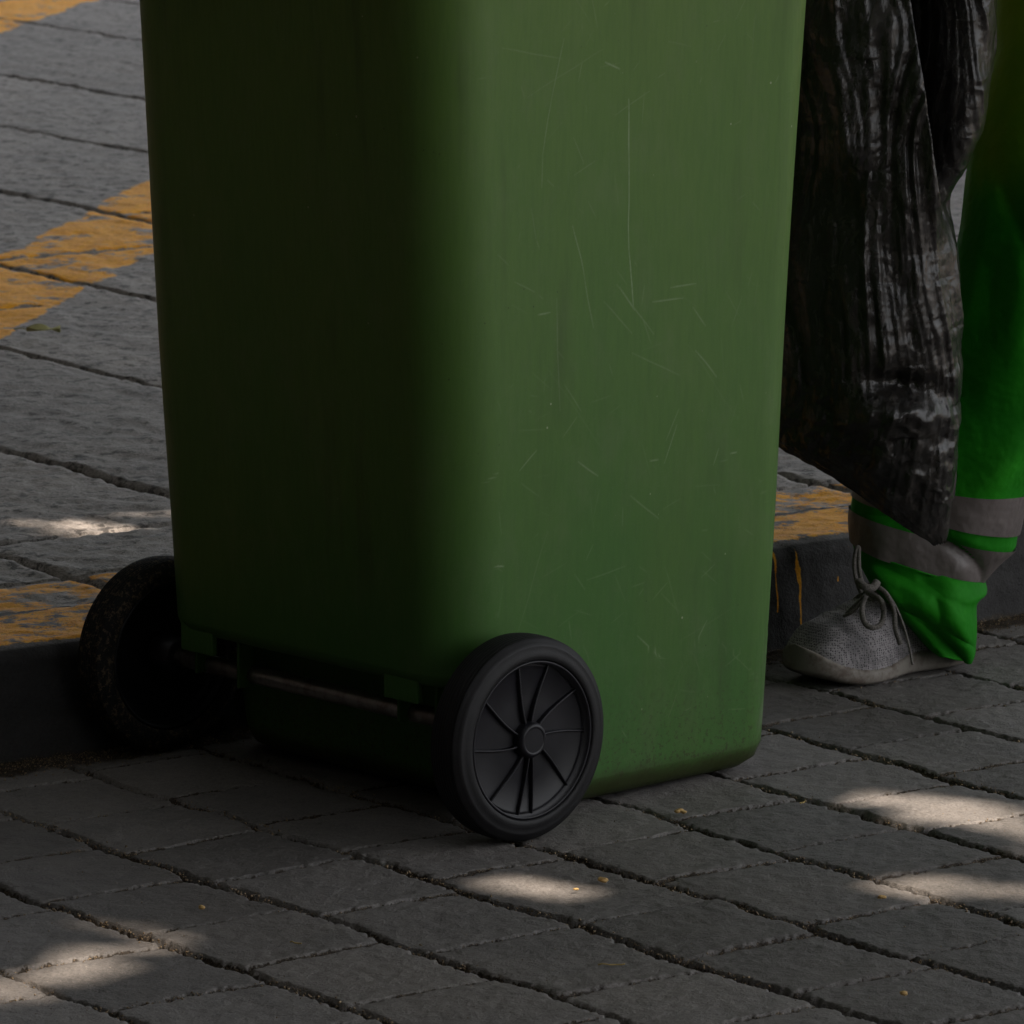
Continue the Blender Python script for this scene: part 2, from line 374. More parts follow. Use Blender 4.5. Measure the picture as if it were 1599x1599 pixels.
def green_plastic():
    m = NM('green_plastic'); c0 = m.n('ShaderNodeTexCoord').outputs['Object']; sep = m.n('ShaderNodeSeparateXYZ'); m.l(c0, sep.inputs[0])
    big = m.noise(m.coord((1, 1, .35)), 6, 4); grain = m.noise(m.coord((1, 1, .12)), 240, 3, .6); fine = m.noise(m.coord(), 650, 2, .6)
    col = m.mix(m.rng(big, .35, .7), (.044, .128, .026), (.058, .132, .028))
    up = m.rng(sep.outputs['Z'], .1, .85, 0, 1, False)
    col = m.mix(m.math('MULTIPLY', up, .8), col, (.108, .188, .038))            # brighter towards the top: the light gradient is put into the colour
    col = m.mix(m.rng(grain, .35, .75, 0, .14), col, (.034, .072, .028))
    col = m.mix(m.rng(fine, .5, .8, 0, .22), col, (.12, .17, .10))
    acc = m.math('MULTIPLY', m.attr('scratch'), 1.45)
    col = m.mix(acc, col, (.26, .33, .20))
    film = m.rng(m.noise(m.coord((1, 1, .6)), 17, 6, .72), .45, .75, 0, .22); col = m.mix(film, col, (.13, .17, .085))
    streak = m.math('MULTIPLY', m.rng(m.noise(m.coord((1, 1, .07)), 26, 4, .6), .5, .72), m.rng(m.noise(m.coord(), 4, 3), .42, .62, 0, .38)); col = m.mix(streak, col, (.040, .060, .022))
    dots = m.math('MULTIPLY', m.rng(m.voro(m.coord(), 34), .03, .05, .75, 0), m.rng(m.noise(m.coord(), 5, 2), .5, .62))
    col = m.mix(dots, col, (.30, .33, .22))
    dk = m.math('MULTIPLY', m.rng(m.voro(m.coord(), 60), .04, .07, .7, 0), m.rng(m.noise(m.coord(), 4, 3), .5, .62))
    col = m.mix(dk, col, (.02, .03, .012))
    # splashed dirt low down
    dz = m.math('MULTIPLY', m.rng(sep.outputs['Z'], .0, .16, 1, 0), m.rng(m.noise(m.coord(), 190, 5, .75), .52, .62))
    col = m.mix(m.math('MULTIPLY', dz, .7), col, (.040, .036, .016))
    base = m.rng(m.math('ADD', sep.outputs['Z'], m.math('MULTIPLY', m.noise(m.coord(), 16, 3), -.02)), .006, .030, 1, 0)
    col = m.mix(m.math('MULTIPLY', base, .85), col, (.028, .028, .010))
    # pale scuffing on the front bottom corner
    cx = m.math('MULTIPLY', m.rng(sep.outputs['X'], .175, .215), m.rng(sep.outputs['Z'], .02, .17, 1, 0))
    sc2 = m.math('MULTIPLY', cx, m.rng(m.noise(m.coord((1, 1, .4)), 60, 5, .7), .42, .62))
    col = m.mix(m.math('MULTIPLY', sc2, .55), col, (.20, .23, .17))
    n1 = m.bump(big, .25, .006); n2 = m.bump(grain, .10, .0005, n1); n3 = m.bump(acc, .3, .0004, n2)
    return m.fin(col, m.rng(grain, .3, .7, .46, .54), n3, spec=.22)
def side_uv(x, y):
    """photo pixel -> bin side plane (local x, z)"""
    o = Vector((0, 0, CAM_H)); d = at(x, y, 6)-o
    n = Vector((cos(pi/2-BA+pi/2), sin(pi/2-BA+pi/2), 0)); ux = Vector((sin(BA), cos(BA), 0))
    p0 = BIN_O-n*.235; t = (p0-o).dot(n)/d.dot(n); w = o+d*t
    return (w-BIN_O).dot(ux), w.z
SPX = [(976, 155, 978, 250, 1.6, .8), (978, 250, 979, 390, 1.6, .8), (979, 390, 988, 478, 1.5, .75), (873, 60, 855, 150, 1.3, .35), (855, 150, 842, 240, 1.3, .35), (842, 240, 841, 290, 1.2, .3),
       (890, 352, 908, 430, 1.4, .5), (908, 430, 924, 510, 1.3, .4), (937, 98, 960, 108, 2.0, .7), (866, 465, 872, 640, 1.4, .35), (960, 445, 1020, 520, 1.3, .35), (965, 450, 990, 485, 1.3, .5),
       (1018, 472, 1065, 466, 1.4, .5), (1045, 450, 1085, 442, 1.4, .5), (1080, 480, 1100, 510, 1.3, .4), (1085, 548, 1118, 588, 1.5, .5), (838, 490, 856, 487, 1.8, .6), (800, 440, 830, 455, 1.3, .3),
       (940, 470, 985, 520, 1.2, .3), (985, 550, 1060, 585, 1.2, .3), (903, 720, 935, 742, 1.6, .6), (1113, 728, 1122, 702, 1.4, .4), (1057, 665, 1038, 725, 1.3, .4), (810, 735, 835, 705, 1.5, .5),
       (760, 752, 776, 738, 1.5, .6), (778, 883, 790, 883, 2.0, .8), (985, 775, 1030, 812, 1.3, .4), (1000, 995, 1040, 1030, 1.5, .5), (1090, 1010, 1110, 970, 1.3, .4), (920, 905, 980, 885, 1.2, .25), (1100, 900, 1120, 880, 1.2, .3),
       (775, 75, 870, 92, 1.2, .25), (1140, 710, 1150, 708, 2.6, .6), (1015, 722, 1028, 720, 2.4, .5), (745, 120, 752, 132, 2, .3), (880, 600, 905, 640, 1.2, .3), (1040, 690, 1060, 640, 1.2, .3)]
SCR = []
for (x0, y0, x1, y1, w, st) in SPX:
    a = side_uv(x0, y0); b = side_uv(x1, y1); SCR.append((a[0], a[1], b[0], b[1], w*.00030, min(1, st*.62)))
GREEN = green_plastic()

def rrect(a, b, r, inset_back, n=14, nf=(12, 12, 12, 12)):
    """rounded rectangle, corner arcs with many points, flat sides subdivided"""
    x0, x1, y0, y1 = -a+inset_back, a, -b, b; pts = []
    cs = [(x1-r, y1-r, 0), (x0+r, y1-r, pi/2), (x0+r, y0+r, pi), (x1-r, y0+r, 3*pi/2)]
    for i, (cx, cy, t0) in enumerate(cs):
        arc = [(cx+r*cos(t0+pi/2*k/n), cy+r*sin(t0+pi/2*k/n)) for k in range(n+1)]
        pts += arc; nx = cs[(i+1) % 4]; e = (nx[0]+r*cos(nx[2]), nx[1]+r*sin(nx[2]))
        for k in range(1, nf[i]): f = k/nf[i]; pts.append((arc[-1][0]*(1-f)+e[0]*f, arc[-1][1]*(1-f)+e[1]*f))
    return pts
# z, half depth, half width, corner radius, back inset
secs = [(.003, .196, .196, .05, .095), (.006, .212, .211, .055, .088), (.014, .222, .220, .058, .084), (.028, .227, .2245, .06, .082), (.06, .2285, .226, .06, .080), (.10, .230, .2275, .06, .078), (.128, .231, .2285, .06, .074),
        (.137, .2315, .229, .06, .060), (.139, .2315, .229, .06, .03), (.141, .2315, .229, .06, .010), (.146, .2315, .229, .06, .003), (.154, .232, .2295, .06, .0)]
for z in np.linspace(.17, .93, 40): f = (z-.154)/.646; secs.append((z, .232+.033*f, .2295+.0155*f, .06+.004*f, 0))
secs += [(.945, .273, .252, .064, 0), (.96, .283, .262, .066, 0), (.985, .284, .263, .066, 0), (.99, .281, .26, .066, 0), (.99, .262, .241, .06, 0), (.95, .260, .239, .06, 0)]
dense = []
for s0, s1 in zip(secs, secs[1:]):
    dz = s1[0]-s0[0]; nn = max(1, int(dz/.0009)) if (.02 < s0[0] < .128) or (.15 < s0[0] < .82) else 1
    for k in range(nn): f = k/nn; dense.append([p+(q-p)*f for p, q in zip(s0, s1)])
dense.append(secs[-1])
P = np.array([[(x, y, d[0]) for x, y in rrect(*d[1:], 14, (12, 14, 400, 12))] for d in dense])
# faint sink marks so the panels are not perfectly flat
zz = P[..., 2]; bulge = .0022*np.sin(zz*7+P[..., 0]*5)*sstep(.16, .45, zz); P[..., 1] += np.sign(P[..., 1])*bulge*(np.abs(P[..., 1]) > .17)
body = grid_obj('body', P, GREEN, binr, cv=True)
bm = bmesh.new(); bm.from_mesh(body.data); bm.verts.ensure_lookup_table(); nv = P.shape[1]
bm.faces.new([bm.verts[j] for j in range(nv)]); bmesh.ops.recalc_face_normals(bm, faces=bm.faces); bm.to_mesh(body.data); bm.free()
body.data.polygons.foreach_set('use_smooth', [True]*len(body.data.polygons))

def scratches(P):
    x, y, z = P[..., 0], P[..., 1], P[..., 2]; side = (y < -.19)
    wx = x+.004*(fbm(x*18, z*18, 2, 3)-.5); wz = z+.004*(fbm(x*18, z*18, 2, 7)-.5); acc = np.zeros(x.shape)
    r = random.Random(3); L = list(SCR)
    for k in range(150):
        cx, cz = r.uniform(-.2, .24), r.uniform(.05, .80); a = r.choice([r.gauss(1.5, .25), r.uniform(0, pi), r.gauss(.5, .3), r.gauss(2.3, .3)]); l = r.uniform(.004, .035)*(1+2.5*(r.random() < .1))
        L.append((cx, cz, cx+l*cos(a), cz+l*sin(a), .00035, r.uniform(.04, .15)))
    for (x0, z0, x1, z1, w, st) in L:
        lo = min(z0, z1)-.006; hi = max(z0, z1)+.006; rows = np.where((z[:, 0] > lo) & (z[:, 0] < hi))[0]
        if not len(rows): continue
        sl = slice(rows[0], rows[-1]+1); px, pz = wx[sl]-x0, wz[sl]-z0; bx, bz = x1-x0, z1-z0; h = np.clip((px*bx+pz*bz)/(bx*bx+bz*bz), 0, 1)
        d = np.hypot(px-h*bx, pz-h*bz); q = st*(1-sstep(w*.5, w*.5+.0009, d))*(.35+.65*np.sin(np.clip(h, .04, .96)*pi)**.5)*(.6+.6*vnoise(h*25, h*0, 5)); acc[sl] = np.maximum(acc[sl], q*side[sl])
    return acc
attr(body.data, 'scratch', scratches(P))
# lid with hinge and grab handle (above the frame)
ring = rrect(.292, .271, .07, -.02); LP = []
for (sc, z) in ((1.0, .985), (1.0, 1.0), (.985, 1.008), (.9, 1.022), (.6, 1.045), (.3, 1.055), (.02, 1.057)): LP.append([(x*sc, y*sc, z) for x, y in ring])
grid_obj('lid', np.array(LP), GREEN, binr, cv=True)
bm = bmesh.new(); tube(bm, [(-.33, -.20, .975), (-.33, .20, .975)], .013, 16)
for y in (-.19, -.07, .07, .19): box(bm, (-.305, y, .97), (.055, .016, .05), .004)
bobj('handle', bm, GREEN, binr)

# axle brackets
for y0, sg in ((-.147, -1), (.166, 1)):
    bm = bmesh.new(); box(bm, (-.2245, y0, .1375), (.008, .050, .030), .002)
    box(bm, (-.196, y0-.0275-.012*(sg > 0), .116), (.022, .004, .055), .0015)
    box(bm, (-.196, y0+.0275, .120), (.022, .004, .052), .0015)
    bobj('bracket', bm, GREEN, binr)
m = NM('axle_steel'); v = m.coord(); ax_m = m.fin(m.mix(m.rng(m.noise(v, 45, 5, .7), .42, .6), (.42, .39, .37), (.26, .22, .20)), .30, None, .85)
WX, WY = -.187, .272
bm = bmesh.new(); tube(bm, [(WX, y, .101) for y in np.linspace(-WY-.0, WY, 12)], .0095, 20); bobj('axle', bm, ax_m, binr)

# wheels
m = NM('tyre_rubber'); v = m.coord(); tyre_m = m.fin(m.mix(m.rng(m.noise(v, 60, 4), .4, .7), (.0068, .0066, .0076), (.0105, .010, .0115)), .58, m.bump(m.noise(v, 420, 3), .2, .0008), spec=.3)
m = NM('dusty_tyre_rubber'); v = m.coord(); tyre_dusty = m.fin(m.mix(m.math('MULTIPLY', m.rng(m.noise(v, 170, 5, .8), .52, .62), .9), (.010, .010, .010), (.12, .085, .05)), .8, m.bump(m.noise(v, 260, 4), .5, .002), spec=.3)
m = NM('rim_plastic'); v = m.coord(); rim_m = m.fin(m.mix(m.rng(m.noise(v, 35, 4), .4, .7), (.0070, .0067, .0095), (.0105, .010, .014)), .42, m.bump(m.noise(v, 500, 2), .12, .0005), spec=.32)
def wheel(yc, sg, tm):
    w = bpy.data.objects.new('wheel', None); COL.objects.link(w); w.parent = binr; w.location = (WX, yc, .101); w.rotation_euler = (0, 0, 0 if sg < 0 else pi); w.empty_display_size = .05
    # local -y is the outer face
    H = .0205; prof = [(H*.9, .078), (H, .081), (H, .088), (H*.95, .0935), (H*.78, .0965)]
    for k in range(9):
        t = H*.70-(2*H*.70)*k/8; rr = .1008-.0028*(t/H)**2
        prof += [(t+.0012, rr), (t-.0006, rr)] + ([(t-.0012, rr-.0011), (t-.0022, rr-.0011)] if k < 8 else [])
    prof += [(-H*.78, .0965), (-H*.9, .0950), (-H*.97, .0925), (-H*1.00, .0915), (-H*.99, .0905), (-H*1.06, .0865), (-H*1.10, .0835), (-H*1.10, .0795), (-H*1.02, .0782), (-H*.8, .0775), (-H*.2, .0772)]
    lathe('tyre', prof, tm, w, 128)
    rp = [(H*.7, .0775), (H*.9, .0772), (H*.9, .0745), (H*.3, .073), (-.001, .0725), (-.003, .070), (-.0035, .04), (-.004, .0)]
    rp2 = [(-H*.95, .0779), (-H*1.04, .0772), (-H*1.02, .0752), (-H*.5, .0738), (-.0130, .0732), (-.0115, .071), (-.0122, .04), (-.0128, .001)]
    bm = bmesh.new(); r = lathe('rim', rp2, rim_m, w, 128)
    lathe('rim_back', rp, rim_m, w, 96)
    bm = bmesh.new()
    angs = [2, 38, 74, 103, 146, 186, 232, 262, 276, 318]
    for i, a in enumerate(angs):
        cv = radians(15 if i not in (7, 8) else 5)*(1 if i % 3 else .7); pts = []
        for k in range(11):
            f = k/10; rr = .017+f*.0578; t = radians(a)+cv*(1-f)**1.5*(1.0)-cv*.35
            pts.append((rr*cos(t), rr*sin(t), -.0175+.0035*f-.0*f))
        vs = []
        for j, (x, z, y) in enumerate(pts):
            n = Vector((-z, 0, x)).normalized()*.00105 if (x or z) else Vector((1, 0, 0))
            c = Vector((x, 0, z)); hw = n
            vs.append([bm.verts.new(c-hw*1.5+Vector((0, -.010, 0))), bm.verts.new(c-hw+Vector((0, y, 0))), bm.verts.new(c-hw*.4+Vector((0, y-.0006, 0))), bm.verts.new(c+hw*.4+Vector((0, y-.0006, 0))), bm.verts.new(c+hw+Vector((0, y, 0))), bm.verts.new(c+hw*1.5+Vector((0, -.010, 0)))])
        for q, s in zip(vs, vs[1:]):
            for e in range(5): bm.faces.new((q[e], q[e+1], s[e+1], s[e]))
    bobj('spokes', bm, rim_m, w)
    lathe('hub_cap', [(-.004, .0185), (-.019, .0178), (-.022, .0165), (-.0232, .0150), (-.0236, .0140), (-.0236, .0128), (-.0230, .0122), (-.0230, .0118), (-.0230, .004), (-.0230, .0)], rim_m, w, 48)
    lathe('hub_sleeve', [(.002, .022), (.028, .019), (.030, .016), (.030, .0)], rim_m, w, 40)
    return w
wheel(-WY, -1, tyre_m); wheel(WY, 1, tyre_dusty)

# ------------------------------------------------------------------ person in green work trousers (steps towards the bin, mostly outside the frame)
m = NM('skin'); skin_m = m.fin((.32, .17, .11), .5)
per = empty('person', (.55, 6.3, 0)); tag(per, 'person in bright green work trousers and a grey knit sneaker stepping along the kerb', 'person')
PO = Vector((.55, 6.3, 0))
def skinned(name, verts, edges, rad, mat, parent, root=0, sub=2):
    me = bpy.data.meshes.new(name); me.from_pydata([Vector(v)-PO for v in verts], edges, []); o = bpy.data.objects.new(name, me); COL.objects.link(o); o.parent = parent
    o.modifiers.new('skin', 'SKIN').use_smooth_shade = True
    for i, r in enumerate(rad):
        d = me.skin_vertices[0].data[i]; d.radius = (r, r) if not isinstance(r, tuple) else r; d.use_root = (i == root)
    if sub: s = o.modifiers.new('sub', 'SUBSURF'); s.levels = s.render_levels = sub
    me.materials.append(mat); return o
J = {}; VV = []; RR = []; EE = []
def jv(n, p, r, par=None):
    J[n] = len(VV); VV.append(p); RR.append(r)
    if par: EE.append((J[par], J[n]))
jv('pelvis', (.86, 6.46, .93), .13); jv('waist', (.87, 6.46, 1.08), (.14, .11), 'pelvis'); jv('chest', (.86, 6.45, 1.30), (.17, .12), 'waist'); jv('necklow', (.85, 6.44, 1.47), .07, 'chest')
jv('neck', (.83, 6.42, 1.52), .055, 'necklow'); jv('jaw', (.80, 6.40, 1.60), (.075, .085), 'neck'); jv('brow', (.80, 6.40, 1.68), (.08, .09), 'jaw'); jv('crown', (.81, 6.41, 1.75), .055, 'brow')
jv('nose', (.715, 6.335, 1.635), .012, 'jaw')
jv('h1', (.84, 6.36, .90), .09, 'pelvis'); jv('k1', (.67, 6.25, .50), .06, 'h1'); jv('c1', (.60, 6.25, .34), .058, 'k1'); jv('a1', (.474, 6.285, .10), .024, 'c1')
jv('f1', (.435, 6.24, .045), .018, 'a1'); jv('t1', (.37, 6.195, .036), .014, 'f1')
jv('h2', (.90, 6.56, .90), .09, 'pelvis'); jv('k2', (.95, 6.58, .48), .06, 'h2'); jv('c2', (1.0, 6.62, .33), .056, 'k2'); jv('a2', (1.06, 6.67, .10), .036, 'c2'); jv('f2', (1.0, 6.61, .05), .034, 'a2'); jv('t2', (.94, 6.55, .035), .026, 'f2')
jv('s1', (.82, 6.28, 1.42), .06, 'chest'); jv('e1', (.74, 6.14, 1.16), .042, 's1'); jv('w1', (.52, 6.06, 1.03), .028, 'e1'); jv('p1', (.45, 6.05, .985), (.034, .02), 'w1')
for i, (dx, dz) in enumerate(((-.03, .0), (-.032, -.012), (-.028, -.024), (-.02, -.034))):
    jv('fa%d' % i, (.45+dx, 6.035+.012*i, .975+dz), .009, 'p1'); jv('fb%d' % i, (.44+dx*.6, 6.04+.012*i, .945+dz*.7), .008, 'fa%d' % i)
jv('th1', (.45, 6.015, .965), .010, 'p1'); jv('th2', (.425, 6.015, .945), .009, 'th1')
jv('s2', (.88, 6.62, 1.42), .06, 'chest'); jv('e2', (.94, 6.70, 1.14), .042, 's2'); jv('w2', (.86, 6.72, .93), .028, 'e2'); jv('p2', (.84, 6.71, .86), (.034, .02), 'w2')
for i in range(4): jv('ga%d' % i, (.82+.006*i, 6.68+.016*i, .80), .009, 'p2'); jv('gb%d' % i, (.81+.006*i, 6.68+.016*i, .765+.004*i), .008, 'ga%d' % i)
jv('tg', (.80, 6.69, .84), .010, 'p2'); jv('tg2', (.785, 6.68, .81), .009, 'tg')
skinned('body', VV, EE, RR, skin_m, per)
m = NM('hair'); hair_m = m.fin((.015, .01, .008), .6)
bm = bmesh.new(); bmesh.ops.create_icosphere(bm, subdivisions=4, radius=1)
for v in bm.verts: v.co = Vector((v.co.x*.098+.822, v.co.y*.10+6.42, v.co.z*.085+1.695))-PO
bobj('hair', bm, hair_m, per)

def cloth(name, c1, c2, rough=.7, scale=900, spec=.3, transl=0, upper_tint=None):
    m = NM(name); v = m.coord(); w = m.noise(v, scale, 2, .6); f = m.noise(v, 9, 4)
    col = m.mix(m.rng(f, .35, .7), c1, c2); col = m.mix(m.rng(w, .4, .7, 0, .3), col, tuple(x*.6 for x in c1))
    if upper_tint:
        sp = m.n('ShaderNodeSeparateXYZ'); m.l(v, sp.inputs[0]); a = m.math('ADD', sp.outputs['Z'], m.math('MULTIPLY', m.noise(v, 6, 4), .5))
        col = m.mix(m.rng(a, .70, 1.0, 0, .8), col, upper_tint)  # yellow-olive tint mixed in towards the top of the leg
    cre = m.noise(m.coord((1, 1, .8)), 22, 4, .5, .1)
    mt = m.fin(col, rough, m.bump(f, .7, .02, m.bump(cre, .45, .008, m.bump(w, .35, .0006))), spec=spec)
    if transl:
        tr = m.n('ShaderNodeBsdfTranslucent'); m.l(col, tr.inputs[0]); mx = m.n('ShaderNodeMixShader'); mx.inputs[0].default_value = transl
        m.l(m.b.outputs[0], mx.inputs[1]); m.l(tr.outputs[0], mx.inputs[2]); m.l(mx.outputs[0], m.out.inputs[0])
    return mt
neon = cloth('neon_green_cloth', (.010, .25, .004), (.020, .32, .006), .75, transl=.3, upper_tint=(.30, .46, .012))
grey_tape = cloth('reflective_tape', (.125, .105, .10), (.145, .122, .115), .45, 1400, .6)
jacket_m = cloth('jacket_cloth', (.012, .30, .006), (.022, .34, .008), .7)

# trouser leg: rings (left px, y, right px, y, depth of centre, front-back half thickness)
RG = [(1600, -560, 1900, -560, 6.40, .11), (1585, -400, 1860, -400, 6.38, .11), (1572, -200, 1835, -200, 6.35, .105), (1560, 0, 1815, 0, 6.33, .10), (1552, 90, 1805, 92, 6.31, .10), (1528, 180, 1793, 188, 6.30, .10), (1513, 270, 1778, 282, 6.29, .095),
      (1501, 370, 1765, 390, 6.27, .095), (1478, 450, 1748, 480, 6.26, .09), (1450, 540, 1725, 580, 6.26, .09), (1415, 620, 1690, 665, 6.26, .088), (1375, 680, 1642, 715, 6.26, .085), (1345, 740, 1604, 764, 6.26, .082),
      (1335, 775, 1586, 829, 6.26, .08), (1332, 795, 1580, 853, 6.26, .08), (1331, 820, 1552, 878, 6.26, .08), (1333, 847, 1528, 905, 6.26, .08)]
def leg_rings(R, n=180, sub=8, amp=.006, grow=0, s=0):
    R = np.array(R, float); k = np.arange(len(R)); t = np.linspace(0, len(R)-1, (len(R)-1)*sub+1)
    def cr(col):
        out = []
        for q in t:
            i = min(int(q), len(R)-2); f = q-i; p = [col[max(i-1, 0)], col[i], col[i+1], col[min(i+2, len(R)-1)]]
            out.append(.5*((2*p[1])+(-p[0]+p[2])*f+(2*p[0]-5*p[1]+4*p[2]-p[3])*f*f+(-p[0]+3*p[1]-3*p[2]+p[3])*f**3))
        return np.array(out)
    C = [cr(R[:, i]) for i in range(6)]; th = np.linspace(0, 2*pi, n, endpoint=False); P = np.zeros((len(t), n, 3))
    for i in range(len(t)):
        L = at(C[0][i], C[1][i], C[4][i]); Rt = at(C[2][i], C[3][i], C[4][i]); c = (L+Rt)/2; hx = (Rt-L)/2; th_ = C[5][i]; d = Vector((.05, -1, .0)).normalized()
        for j, a in enumerate(th):
            e = math.copysign(abs(cos(a))**.9, cos(a)); g_ = math.copysign(abs(sin(a))**.95, sin(a))
            fold = (fbm(np.array(a*1.1+t[i]*.16), np.array(t[i]*.22-a*.35), 2, s+3)-.5)*2.2
            f2 = abs(vnoise(np.array(a*.9+t[i]*.35), np.array(t[i]*.3-a*.4), s+8)-.5)*2
            edge = abs(sin(a))**.6
            P[i, j] = c+hx*e+d*g_*(th_)+(d*sin(a)+hx.normalized()*cos(a)*.0)*(amp*2.2*fold-amp*1.6*(1-f2)**3)*edge*(1 if sin(a) > 0 else .5)
            if grow: P[i, j] += np.array(hx.normalized()*cos(a)+d*sin(a))*grow
    return P
PP = leg_rings(RG, amp=.011); tr = empty('trousers', (0, 0, 0)); 
bpy.data.objects.remove(tr)
def loc(P): return P-np.array(PO)
sub = 8
trous = grid_obj('trousers', loc(PP), neon, per, cv=True)
sol = trous.modifiers.new('t', 'SOLIDIFY'); sol.thickness = .002; sol.offset = -1
# two reflective bands with a green strip between
PB = leg_rings(RG, amp=.011, grow=.0045)
def ringslice(P, t0, t1): return P[int(round(t0*sub)):int(round(t1*sub))+1]
grid_obj('reflective_band', loc(ringslice(PB, 12, 13)), grey_tape, trous, cv=True)
grid_obj('reflective_band', loc(ringslice(PB, 14.0, 16)), grey_tape, trous, cv=True)
# hem that flares and sags over the shoe
RC = [(1334, 845, 1534, 903, 6.255, .08), (1338, 862, 1537, 920, 6.25, .082), (1345, 880, 1528, 928, 6.24, .082), (1352, 893, 1521, 940, 6.235, .080), (1360, 908, 1521, 968, 6.23, .076), (1376, 928, 1521, 990, 6.23, .07), (1398, 955, 1520, 1005, 6.235, .062), (1425, 985, 1519, 1018, 6.24, .052), (1443, 1003, 1514, 1029, 6.24, .046)]
PC = leg_rings(RC, n=160, sub=8, amp=.007, s=5)
hem = grid_obj('hem', loc(PC), neon, trous, cv=True); sol = hem.modifiers.new('t', 'SOLIDIFY'); sol.thickness = .002; sol.offset = -1
# far trouser leg and jacket, out of the frame
def simple_tube(name, pts, rad, mat, par, n=24):
    bm = bmesh.new(); tube(bm, [Vector(p)-PO for p in pts], rad, n); return bobj(name, bm, mat, par)
simple_tube('trouser_leg', [(.86, 6.47, 1.02), (.87, 6.5, .9), (.93, 6.57, .7), (.96, 6.59, .48), (1.0, 6.62, .33), (1.05, 6.66, .1)], [.16, .15, .11, .095, .09, .085], neon, trous)
simple_tube('jacket', [(.86, 6.46, .86), (.87, 6.46, 1.0), (.87, 6.46, 1.15), (.86, 6.45, 1.3), (.86, 6.45, 1.42), (.85, 6.44, 1.49)], [.17, .165, .16, .18, .15, .075], jacket_m, per)
for pts in ([(.83, 6.32, 1.42), (.74, 6.14, 1.16), (.56, 6.07, 1.05)], [(.88, 6.58, 1.42), (.94, 6.70, 1.14), (.87, 6.72, .97)]): simple_tube('sleeve', pts, [.075, .06, .045], jacket_m, per)

